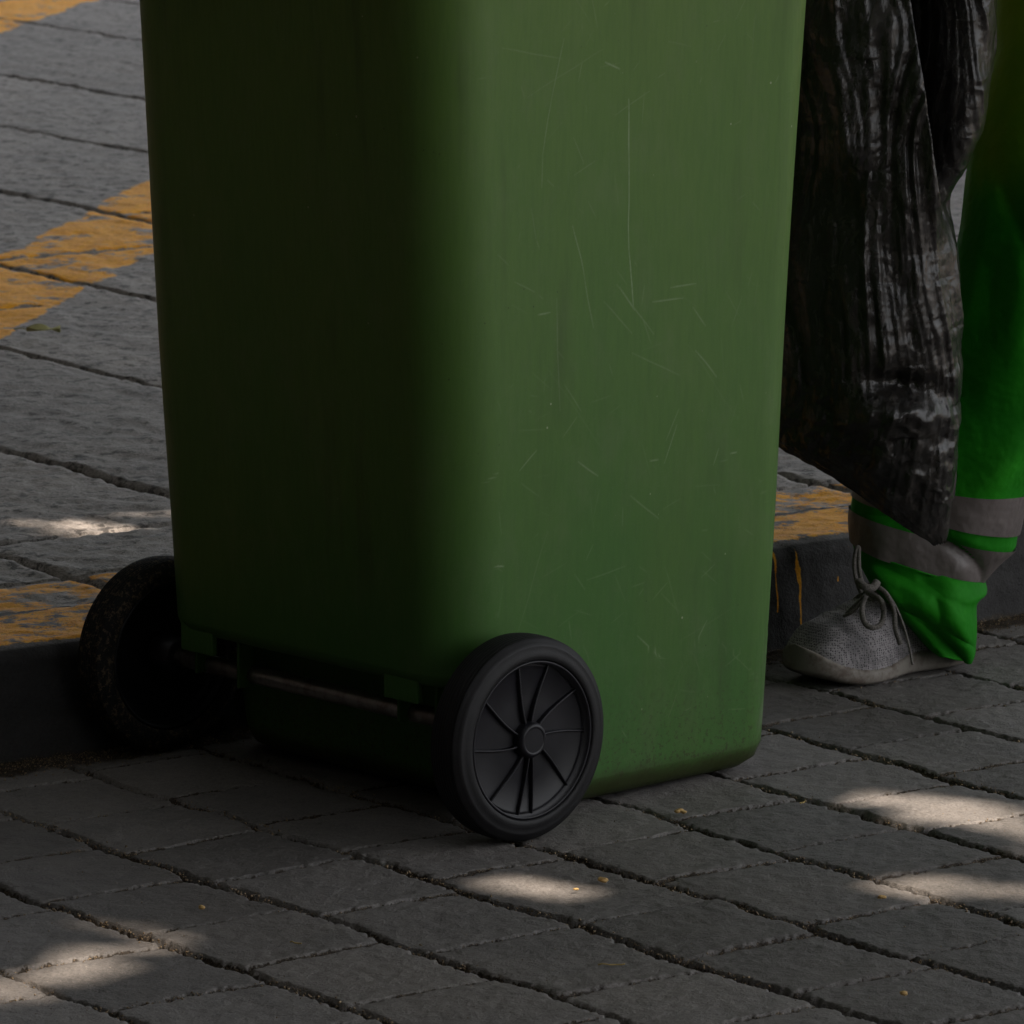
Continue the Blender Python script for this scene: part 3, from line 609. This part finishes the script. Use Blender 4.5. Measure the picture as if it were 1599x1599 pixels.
# ---- sneaker
def sneaker(toe, heel, vis=True):
    toe = Vector(toe); heel = Vector(heel); ax = (toe-heel); Ln = ax.length; ax.normalize(); sd = Vector((ax.y, -ax.x, 0))   # sd: right-hand side seen from above
    sh = bpy.data.objects.new('sneaker', None); COL.objects.link(sh); sh.parent = per; sh.location = heel-PO
    def w(s, x, z): return np.array(ax*s*Ln+sd*x+Vector((0, 0, z)))
    def hw(s): return .030+.010*sin(min(1, s/.25)*pi/2)-.006*math.exp(-((s-.42)/.13)**2)+.010*math.exp(-((s-.70)/.16)**2)
    def cap(s):     # rounds the outline off at both ends
        e = 1.0
        if s < .10: e = math.sqrt(max(0, 1-((.10-s)/.10)**2))
        if s > .80: e = math.sqrt(max(0, 1-((s-.80)/.20)**3.0))
        return e
    def spring(s): return .020*max(0, (s-.74)/.26)**1.7+.004*max(0, (.12-s)/.12)
    def solet(s): return .024-.004*math.exp(-((s-.6)/.2)**2)+.010*math.exp(-((s-.38)/.18)**2)*.6+.004*(s < .2)+.004*max(0, (s-.86)/.14)
    def top(s):
        pts = [(0, .085), (.08, .092), (.2, .082), (.30, .085), (.40, .098), (.47, .098), (.55, .090), (.65, .080), (.75, .073), (.85, .066), (.93, .055), (1, .036)]
        for (a, b), (c, d) in zip(pts, pts[1:]):
            if s <= c: f = (s-a)/(c-a); f = f*f*(3-2*f)*.4+f*.6; return b+(d-b)*f
        return pts[-1][1]
    N = 90; M = 48
    SS = (1-np.cos(np.linspace(0, pi, N)))/2
    # sole: flat-bottomed, bulging side wall
    P = np.zeros((N, M, 3))
    for i, s in enumerate(SS):
        h = (hw(s)+.0035)*max(cap(s), .02); t = solet(s); zb = spring(s)
        for j in range(M):
            a = 2*pi*j/M; cx = math.copysign(abs(cos(a))**.45, cos(a)); cz = math.copysign(abs(sin(a))**.5, sin(a))
            P[i, j] = w(s*1.0, cx*h, zb+t/2+cz*t/2+.0006*math.sin(s*240)*(abs(cx) > .9))
    so_ = grid_obj('sole', P, sole_m, sh, cv=True, caps=True)
    P = np.zeros((N, M, 3))
    for i, s in enumerate(SS):
        s2 = .015+s*.965; h = hw(s2)*max(cap(s2), .02); z0 = spring(s2)+solet(s2)*(.72-.30*sstep(.68, .88, s2)); z1 = top(s2)+spring(s2)*.5; z1 = z0+(z1-z0)*math.sqrt(max(0, 1-(max(0, s2-.86)/.1201)**2))
        for j in range(M):
            a = pi*(j/(M-1)); c = cos(a); k = .62 if s2 > .5 else .55
            x = math.copysign(abs(c)**.8, c)*h*(1-.10*(sin(a)**2)*(s2 < .6))
            wr = .0022*math.sin(s2*60+3*c)*math.exp(-((s2-.70)/.06)**2)
            P[i, j] = w(s2, x, z0+(z1-z0)*(sin(a)**k)+wr)
    grid_obj('upper', P, knit_m, sh, caps=True)
    # tongue
    bm = bmesh.new(); pts = []
    for f in np.linspace(0, 1, 9): s = .60-.22*f; pts.append(w(s, .0, top(s)+.004+.030*f**2))
    P = np.zeros((9, 9, 3))
    for i, f in enumerate(np.linspace(0, 1, 9)):
        for j, q in enumerate(np.linspace(-1, 1, 9)): s = .60-.21*f; P[i, j] = w(s, q*(.015+.006*f), top(s)+.003+.026*f**1.6-.007*q*q)
    tg = grid_obj('tongue', P, lace_m, sh); so2 = tg.modifiers.new('t', 'SOLIDIFY'); so2.thickness = .004
    # laces: four crossings, a standing bow and two hanging ends
    bm = bmesh.new()
    def lc(l, r=.0021): tube(bm, [w(*q) for q in l], r, 8)
    def smooth(l, n=5):
        out = []; l = [Vector(q) for q in l]
        for i in range(len(l)-1):
            p0, p1, p2, p3 = l[max(i-1, 0)], l[i], l[i+1], l[min(i+2, len(l)-1)]
            for k in range(n): f = k/n; out.append(.5*((2*p1)+(-p0+p2)*f+(2*p0-5*p1+4*p2-p3)*f*f+(-p0+3*p1-3*p2+p3)*f**3))
        return out+[l[-1]]
    for k in range(4):
        s = .60-.048*k; a = .020
        lc(smooth([(s, -a, top(s)-.008), (s-.02, -.010, top(s)+.002), (s-.035, .0, top(s)+.006), (s-.045, .012, top(s)+.003), (s-.05, a, top(s)-.008)]))
        lc(smooth([(s, a, top(s)-.008), (s-.02, .010, top(s)+.003), (s-.035, .0, top(s)+.008), (s-.045, -.012, top(s)+.003), (s-.05, -a, top(s)-.008)]))
    bobj('lace', bm, lace_m, sh)
    bm = bmesh.new()
    def pl(l, r=.0023):
        tube(bm, [Vector(q)-PO-sh.location for q in smooth([at(*q) for q in l])], r, 8)
    if vis:
        D = 6.145
        pl([(1352, 930, 6.17), (1346, 950, D), (1350, 972, D-.01), (1362, 980, D-.015), (1376, 974, D-.01), (1380, 955, D), (1376, 938, D), (1362, 928, D+.01), (1354, 926, 6.16)], .0030)
        pl([(1344, 925, 6.17), (1337, 905, 6.18), (1334, 880, 6.18), (1337, 858, 6.18), (1341, 856, 6.18), (1341, 880, 6.18), (1345, 905, 6.18), (1352, 920, 6.17)], .0024)
        pl([(1362, 912, 6.16), (1382, 925, 6.15), (1396, 952, 6.135), (1398, 980, 6.13), (1406, 1006, 6.13)], .0028)
        pl([(1385, 925, 6.15), (1400, 950, 6.135), (1412, 980, 6.125), (1420, 1010, 6.12), (1425, 1038, 6.12)], .0013)
        pl([(1350, 930, 6.165), (1335, 945, 6.16), (1322, 958, 6.17)], .0020)
        pl([(1345, 940, 6.155), (1332, 955, 6.15), (1318, 962, 6.16)], .0018)
        pl([(1340, 908, 6.16), (1350, 916, 6.15), (1362, 918, 6.15), (1370, 908, 6.155)], .0045)
        bobj('lace_bow', bm, lace_m, sh)
    else: bm.free()
    return sh
m = NM('knit_fabric'); v = m.coord(); ce = m.n('ShaderNodeTexVoronoi'); ce.inputs['Scale'].default_value = 400; ce.inputs['Randomness'].default_value = .45; m.l(v, ce.inputs['Vector'])
k1 = m.rng(ce.outputs['Distance'], .22, .44); k2 = m.noise(v, 30, 4)
kc = m.mix(k1, (.022, .021, .024), (.30, .28, .285)); kc = m.mix(m.rng(k2, .42, .62, 0, .55), kc, (.06, .058, .062))
knit_m = m.fin(kc, .85, m.bump(ce.outputs['Distance'], .7, .0012), spec=.2)
m = NM('sole_foam'); v = m.coord(); sole_m = m.fin(m.mix(m.rng(m.noise(v, 40, 5, .7), .42, .68), (.21, .19, .165), (.10, .075, .058)), .65, m.bump(m.noise(v, 90, 3), .2, .002))
m = NM('lace_cord'); v = m.coord(); lace_m = m.fin(m.mix(m.rng(m.noise(v, 700, 2), .4, .6), (.19, .175, .16), (.10, .09, .082)), .85, m.bump(m.noise(v, 900, 2), .5, .0006), spec=.2)
sneaker((.308, 6.140, .0), (.500, 6.300, .0))
sneaker((.93, 6.53, 0), (1.13, 6.70, 0), False)

# ------------------------------------------------------------------ black refuse bag hanging in front of the trouser leg
m = NM('bag_film'); v = m.coord(); st = m.coord((1, 1, .16)); v1 = m.noise(st, 95, 5, .65, .6); v2 = m.noise(m.coord((1, 1, .5)), 60, 5, .7, 1.2); v3 = m.voro(m.coord((1, 1, .4)), 75, 'F1')
bn = m.bump(v3, .25, .003, m.bump(v2, .22, .004, m.bump(v1, .38, .004)))
bag_m = m.fin(m.mix(m.rng(v2, .42, .68), (.008, .0068, .006), (.028, .0235, .020)), .27, bn, spec=.34)
bag_bsdf = m.b; bag_bsdf.inputs['Coat Weight'].default_value = .35; bag_bsdf.inputs['Coat Roughness'].default_value = .10
m.l(m.bump(m.noise(m.coord((1, 1, .5)), 150, 5, .75, .8), .9, .006, bn), bag_bsdf.inputs['Coat Normal'])
BG = [(1395, -330, 1425, -330, .012), (1385, -300, 1435, -300, .018), (1350, -260, 1470, -260, .05), (1290, -180, 1530, -180, .09), (1215, -80, 1552, -80, .12), (1185, 0, 1557, 0, .125), (1170, 100, 1549, 100, .13), (1160, 200, 1530, 200, .13), (1157, 260, 1503, 260, .125), (1155, 312, 1477, 312, .12), (1155, 380, 1489, 380, .12), (1158, 480, 1498, 480, .12),
      (1165, 570, 1496, 570, .12), (1180, 640, 1494, 640, .115), (1205, 690, 1490, 700, .10), (1262, 722, 1486, 745, .08), (1315, 757, 1483, 775, .062), (1362, 790, 1481, 800, .045), (1410, 818, 1479, 826, .03), (1445, 840, 1478, 842, .015), (1458, 849, 1474, 847, .006)]
def facets(x, y, s):
    # creased film: the upper envelope of randomly tilted little planes
    xi = np.floor(x).astype(int); yi = np.floor(y).astype(int); best = np.full(x.shape, -9.0)
    for i in (-1, 0, 1):
        for j in (-1, 0, 1):
            a = (xi+i) & 255; b = (yi+j) & 255; r = lambda q: _T[(a*3+q*7+s) & 255, (b*5+q*11+s) & 255]
            dx = x-(xi+i+r(1)); dy = y-(yi+j+r(2)); h = .5*r(3)+(r(4)-.5)*1.6*dx+(r(5)-.5)*1.6*dy-.38*(dx*dx+dy*dy); best = np.maximum(best, h)
    return best
def bag():
    R = np.array(BG, float); nt_ = 520; n = 420; t = np.linspace(0, 1, nt_); ys = R[:, 1]; yy = ys[0]+(ys[-1]-ys[0])*t
    xl = np.interp(yy, ys, R[:, 0]); xr = np.interp(yy, ys, R[:, 2]); yr = np.interp(yy, ys, R[:, 3]); tk = np.interp(yy, ys, R[:, 4])
    ker = np.hanning(19); ker /= ker.sum()
    def sm(a): p = np.pad(a, 9, mode='edge'); return np.convolve(p, ker, 'valid')
    xl, xr, tk = sm(xl), sm(xr), sm(tk); th = np.linspace(0, 2*pi, n, endpoint=False)
    D0 = 6.10-.02*np.interp(yy, [0, 400, 600, 850], [0, 1, 1.2, 1.6])
    L = np.array([at(a, b, d) for a, b, d in zip(xl, yy, D0)]); Q = np.array([at(a, b, d) for a, b, d in zip(xr, yr, D0)])
    c = (L+Q)/2; h = (Q-L)/2; hl = np.linalg.norm(h, axis=1); hu = h/hl[:, None]; d = np.array([0, -1, 0])
    TH, TT = np.meshgrid(th, np.arange(nt_)); z = c[:, 2][:, None]+0*TH
    cs, sn = np.cos(TH), np.sin(TH); ex = np.sign(cs)*np.abs(cs)**.85
    # gathered vertical pleats that lean with the bag, fading into crumples low down
    top = sstep(.30, .45, z); X0 = c[:, 0][:, None]+hl[:, None]*ex; fr = (sn < 0)*7.0
    lx = X0*1.0+.10*(fbm(X0*6+fr, z*4, 2, 30)-.5)-(.55-z)*.10*sstep(.2, .7, z)
    ridge = lambda q, p: (1-np.abs(2*q-1))**p
    amp = .25+1.1*fbm(X0*8+fr, z*3, 2, 29)
    rid = ridge(fbm(lx*66+fr, z*2.6, 3, 31), 2.0); rid2 = ridge(fbm(lx*150+fr, z*8, 3, 33), 2.2)
    cru = ridge(fbm(X0*26+fr, z*22, 4, 35), 1.5); cru2 = ridge(fbm(X0*80+fr, z*70, 3, 37), 1.5); big = fbm(X0*9+fr, z*6, 3, 39)-.5
    disp = .0105*(rid-.5)*(.2+.8*top)*amp+.0036*(rid2-.5)*amp+.013*(cru-.5)*(1.0-.75*top)+.0018*(cru2-.5)+.030*big
    fz = z-(.352-.9*(X0-.40)**2*6+.008*(fbm(X0*25, z*0, 2, 3)-.5)); fm = np.exp(-((X0-.405)/.045)**2)*(sn > 0)
    disp += fm*(-.024*np.exp(-((fz-.014)/.015)**2)+.016*np.exp(-((fz+.016)/.013)**2)*(fz < .1))
    # a loose fold stands back from the front lobe on the upper right
    xb = .413+(.757-z)*.155; disp -= .15*sstep(0, .010, X0-xb)*np.clip(1-(X0-xb)/np.maximum((c[:, 0]+hl)[:, None]+.002-xb, .02), 0, 1)**.9*sstep(.50, .60, z)*(sn > 0)
    disp += .0060*(facets(X0*46+fr, z*17, 3)-.3)+.0030*(facets(X0*95+fr, z*60, 9)-.3)-.0045*(facets(X0*38+fr, z*26, 15)-.3)*(1-.5*top)
    fade = np.clip(tk/.08, .15, 1)[:, None]; disp = disp*fade
    u = ex; xr_ = np.interp(z[:, :1], [.2, .28, .36, .42, .49, .55, .62, .70, .757], [.41, .385, .366, .364, .360, .366, .346, .338, .333])+.016*(fbm(z[:, :1]*14, z[:, :1]*0, 3, 71)-.5); xk = (xr_-(c[:, 0][:, None]))/hl[:, None]; xk = np.clip(xk, -.75, .2)      # the left part slopes back from this ridge line
    left = np.clip((u+1)/(xk+1), 0, 1)**.8; right = np.sqrt(np.clip(1-np.clip((u-xk)/(1-xk), 0, 1)**(2.6+7*sstep(.5, .6, z)), 0, 1))
    prof_f = np.where(u < xk, left, right); prof_b = np.abs(sn)**.9; pr = np.where(sn >= 0, prof_f, -prof_b)
    P = c[:, None, :]+hu[:, None, :]*(hl[:, None]*ex+disp*.35*cs)[..., None]+d*((tk[:, None]*np.where(sn >= 0, 1.15, .8))*pr+disp*np.sign(sn)*np.minimum(1, np.abs(sn)*3.5))[..., None]
    P[..., 2] += .004*(fbm(TH*9, z*9, 2, 44)-.5)
    return P
bo = grid_obj('refuse_bag', bag(), bag_m, None, cv=True, caps=True)
tag(bo, 'crumpled shiny black plastic refuse bag hanging between the bin and the green trouser leg', 'refuse bag')

# ------------------------------------------------------------------ small litter on the setts
m = NM('dry_pod'); v = m.coord(); pod_m = m.fin(m.mix(m.noise(v, 200, 3), (.62, .42, .16), (.34, .2, .07)), .7)
def crumb(px, py, sz, label, n=3, seed=0):
    r = random.Random(seed); p = ground(px, py, .002); bm = bmesh.new()
    for i in range(n):
        b2 = bmesh.ops.create_icosphere(bm, subdivisions=2, radius=sz*r.uniform(.5, .8)); off = Vector((r.uniform(-.9, .9)*sz, r.uniform(-.6, .6)*sz, sz*.35+r.uniform(0, .4)*sz*(i > 0)))
        for v_ in b2['verts']: v_.co = Vector((v_.co.x*1.3, v_.co.y, v_.co.z*.7))+off+Vector((r.uniform(-1, 1), r.uniform(-1, 1), r.uniform(-1, 1)))*sz*.12
    o = bobj('seed_husk', bm, pod_m); o.location = p; tag(o, label, 'seed husk', 'pale husks dropped on the setts'); return o
crumb(1063, 1270, .0042, 'ragged tan husk on the setts just right of the bin base', 4, 1)
crumb(937, 1376, .0042, 'tan husk on the setts in front of the near wheel', 3, 2)
crumb(1411, 1554, .0042, 'tan husk on the setts nearest the bottom right', 3, 3)
crumb(1378, 1403, .0032, 'tan husk at the edge of the sun patch on the right', 3, 4)
crumb(899, 1390, .0022, 'tiny pale husk lying left of the one before the near wheel', 2, 5)
crumb(312, 1419, .0034, 'reddish tan husk alone on the setts left of the bin', 2, 6)
m = NM('straw'); straw_m = m.fin((.42, .30, .10), .7)
def straw(px, py, ang, L, label):
    bm = bmesh.new(); n = 7; tube(bm, [((i/n-.5)*L, .0015*sin(i*1.7), .0012+.0006*sin(i)) for i in range(n+1)], .0006, 6)
    o = bobj('straw', bm, straw_m); o.location = ground(px, py, .001); o.rotation_euler = (0, 0, ang); tag(o, label, 'straw', 'bits of straw on the setts')
straw(955, 1508, .1, .024, 'thin yellow straw on the setts at the bottom centre'); straw(462, 1474, -.4, .012, 'thin straw on the setts at the bottom left'); straw(1253, 1255, 1.2, .010, 'short straw caught in a joint right of the bin')
m = NM('dry_leaf'); v = m.coord(); leaf_m = m.fin(m.mix(m.noise(v, 60, 3), (.50, .45, .20), (.26, .27, .10)), .6)
bm = bmesh.new(); p0 = ground(68, 519, .128); vs = []
for i in range(11):
    f = i/10; wd = .007*sin(pi*f)**.8+.0008; x = (f-.5)*.05; vs.append([bm.verts.new((x, -wd, .004+.006*abs(f-.5))), bm.verts.new((x, 0, .001+.010*f*f)), bm.verts.new((x, wd, .006+.005*sin(f*5)))])
for a, b in zip(vs, vs[1:]):
    for k in range(2): bm.faces.new((a[k], a[k+1], b[k+1], b[k]))
tube(bm, [(-.024, 0, .003), (-.035, .003, .004), (-.045, .002, .002)], .0007, 6)
o = bobj('fallen_leaf', bm, leaf_m); o.location = p0; o.rotation_euler = (0, 0, -.3); sf = o.modifiers.new('t', 'SOLIDIFY'); sf.thickness = .0006
tag(o, 'curled pale yellow dry leaf below the yellow hatching on the pavement', 'leaf')

# ------------------------------------------------------------------ shade: street trees overhead, walls added to the left and behind to block sky light (outside the frame)
SPOTS = [(1400, 1258, .055), (1500, 1272, .060), (1585, 1285, .05), (1570, 1325, .042), (1440, 1240, .03), (830, 1390, .060), (775, 1380, .03), (1505, 1388, .046), (1450, 1375, .032), (1490, 1466, .018), (1575, 1405, .03), (95, 1508, .050), (15, 1550, .05), (40, 1525, .03), (255, 1470, .026), (205, 1440, .02), (1360, 1393, .028), (605, 1436, -.016), (735, 1385, .006)]
SP = [(*ground(x, y)[:2], r*.92) for x, y, r in SPOTS]+[(*ground(x, y, .12)[:2], r) for x, y, r in ((5, 816, -.020), (60, 808, -.022), (-40, 822, -.018))]
bark = NM('bark'); v = bark.coord((1, 1, .2)); bark_m = bark.fin(bark.mix(bark.noise(v, 30, 5), (.10, .07, .05), (.04, .03, .022)), .9, bark.bump(bark.noise(v, 30, 5), 1, .02))
lm = NM('foliage'); v = lm.coord(); leafc = lm.fin(lm.mix(lm.noise(v, 3, 3), (.045, .09, .02), (.08, .12, .03)), .6)
TREES = [(-2.6, 3.0), (4.6, 1.2), (-2.8, 9.6), (5.2, 8.2)]
N = 40000; q = np.random.default_rng(5)
C = np.stack([q.uniform(-3.2, 5.4, N), q.uniform(-2.5, 15, N), q.uniform(3.6, 5.6, N)], -1)
k2_ = q.uniform(3.8, 5.4, 42000)/SD.z; C2 = np.stack([q.uniform(-1.5, 1.6, 42000)+SD.x*k2_, q.uniform(3.9, 14.5, 42000)+SD.y*k2_, k2_*SD.z], -1); C = np.concatenate([C, C2])
thin = [(*ground(x, y, .12)[:2], .10) for x, y in ((20, 812), (110, 806), (200, 800), (280, 795))]; k = C[:, 2]/SD.z; gx = C[:, 0]-SD.x*k; gy = C[:, 1]-SD.y*k; ok = np.ones(len(C), bool)
for (sx, sy, r) in SP: ok &= np.hypot(gx-sx, gy-sy) > r*.9+.038
tk_ = q.random(len(C))
for (sx, sy, r) in thin: ok &= (np.hypot(gx-sx, gy-sy) > r) | (tk_ > .9)
C = C[ok]; own = np.argmin(np.stack([np.hypot(C[:, 0]-x, C[:, 1]-y) for x, y in TREES]), 0)
for t_, (tx, ty) in enumerate(TREES):
    root = empty('street_tree', (tx, ty, .0))
    tag(root, ['street tree left of the camera with its crown over the road', 'street tree right of the camera with its crown over the road', 'street tree beyond the bin on the left', 'street tree beyond the bin on the right'][t_], 'tree', 'street trees shading the road')
    c = C[own == t_]; n = len(c); d1 = q.normal(size=(n, 3)); d1 /= np.linalg.norm(d1, axis=1)[:, None]; d2 = np.cross(d1, q.normal(size=(n, 3))); d2 /= np.linalg.norm(d2, axis=1)[:, None]
    L = q.uniform(.075, .12, n)[:, None]; Wd = L*.62; c = c-np.array([tx, ty, 0])
    V = np.stack([c-d1*L, c+d2*Wd, c+d1*L, c-d2*Wd], 1).reshape(-1, 3); link('crown', np_mesh('crown', V, np.arange(n*4).reshape(-1, 4)), leafc, root, False)
    bm = bmesh.new(); tube(bm, [(0, 0, 0), (.03, 0, .3), (.05, .05, 2), (.1, 0, 3.4), (.3, .1, 4.6)], [.19, .15, .12, .1, .05], 14)
    for a in range(6): tube(bm, [(.09, 0, 3.0+.15*a), (.8*cos(a*1.05), .8*sin(a*1.05), 3.9+.05*a), (2.0*cos(a*1.05+.2), 2.0*sin(a*1.05+.2), 4.6)], [.06, .04, .015], 8)
    bobj('trunk', bm, bark_m, root)
m = NM('sky_block_dark'); v = m.coord(); wall_m = m.fin(m.mix(m.noise(v, 2, 5), (.03, .027, .024), (.02, .018, .017)), .9, m.bump(m.noise(v, 20, 4), .4, .01))
def wall(x0, y0, x1, y1, h, th, label):
    L = math.hypot(x1-x0, y1-y0); root = empty('sky_block_wall', ((x0+x1)/2, (y0+y1)/2, 0), math.atan2(y1-y0, x1-x0)); tag(root, label, 'wall')  # unseen wall, added only to keep sky light off the bin's back
    bm = bmesh.new(); box(bm, (0, 0, h/2), (L, th, h)); bobj('wall_face', bm, wall_m, root, False)
    bm = bmesh.new(); box(bm, (0, 0, h+.054), (L, th+.1, .1), .01); bobj('coping', bm, wall_m, root, False)
wall(-3.0, -5, -3.0, 16, 7.5, .3, 'added unseen dark wall on the left that blocks sky light')
wall(-2.8, -4.2, 6.5, -3.2, 7.5, .3, 'added unseen dark wall behind the camera that blocks sky light')
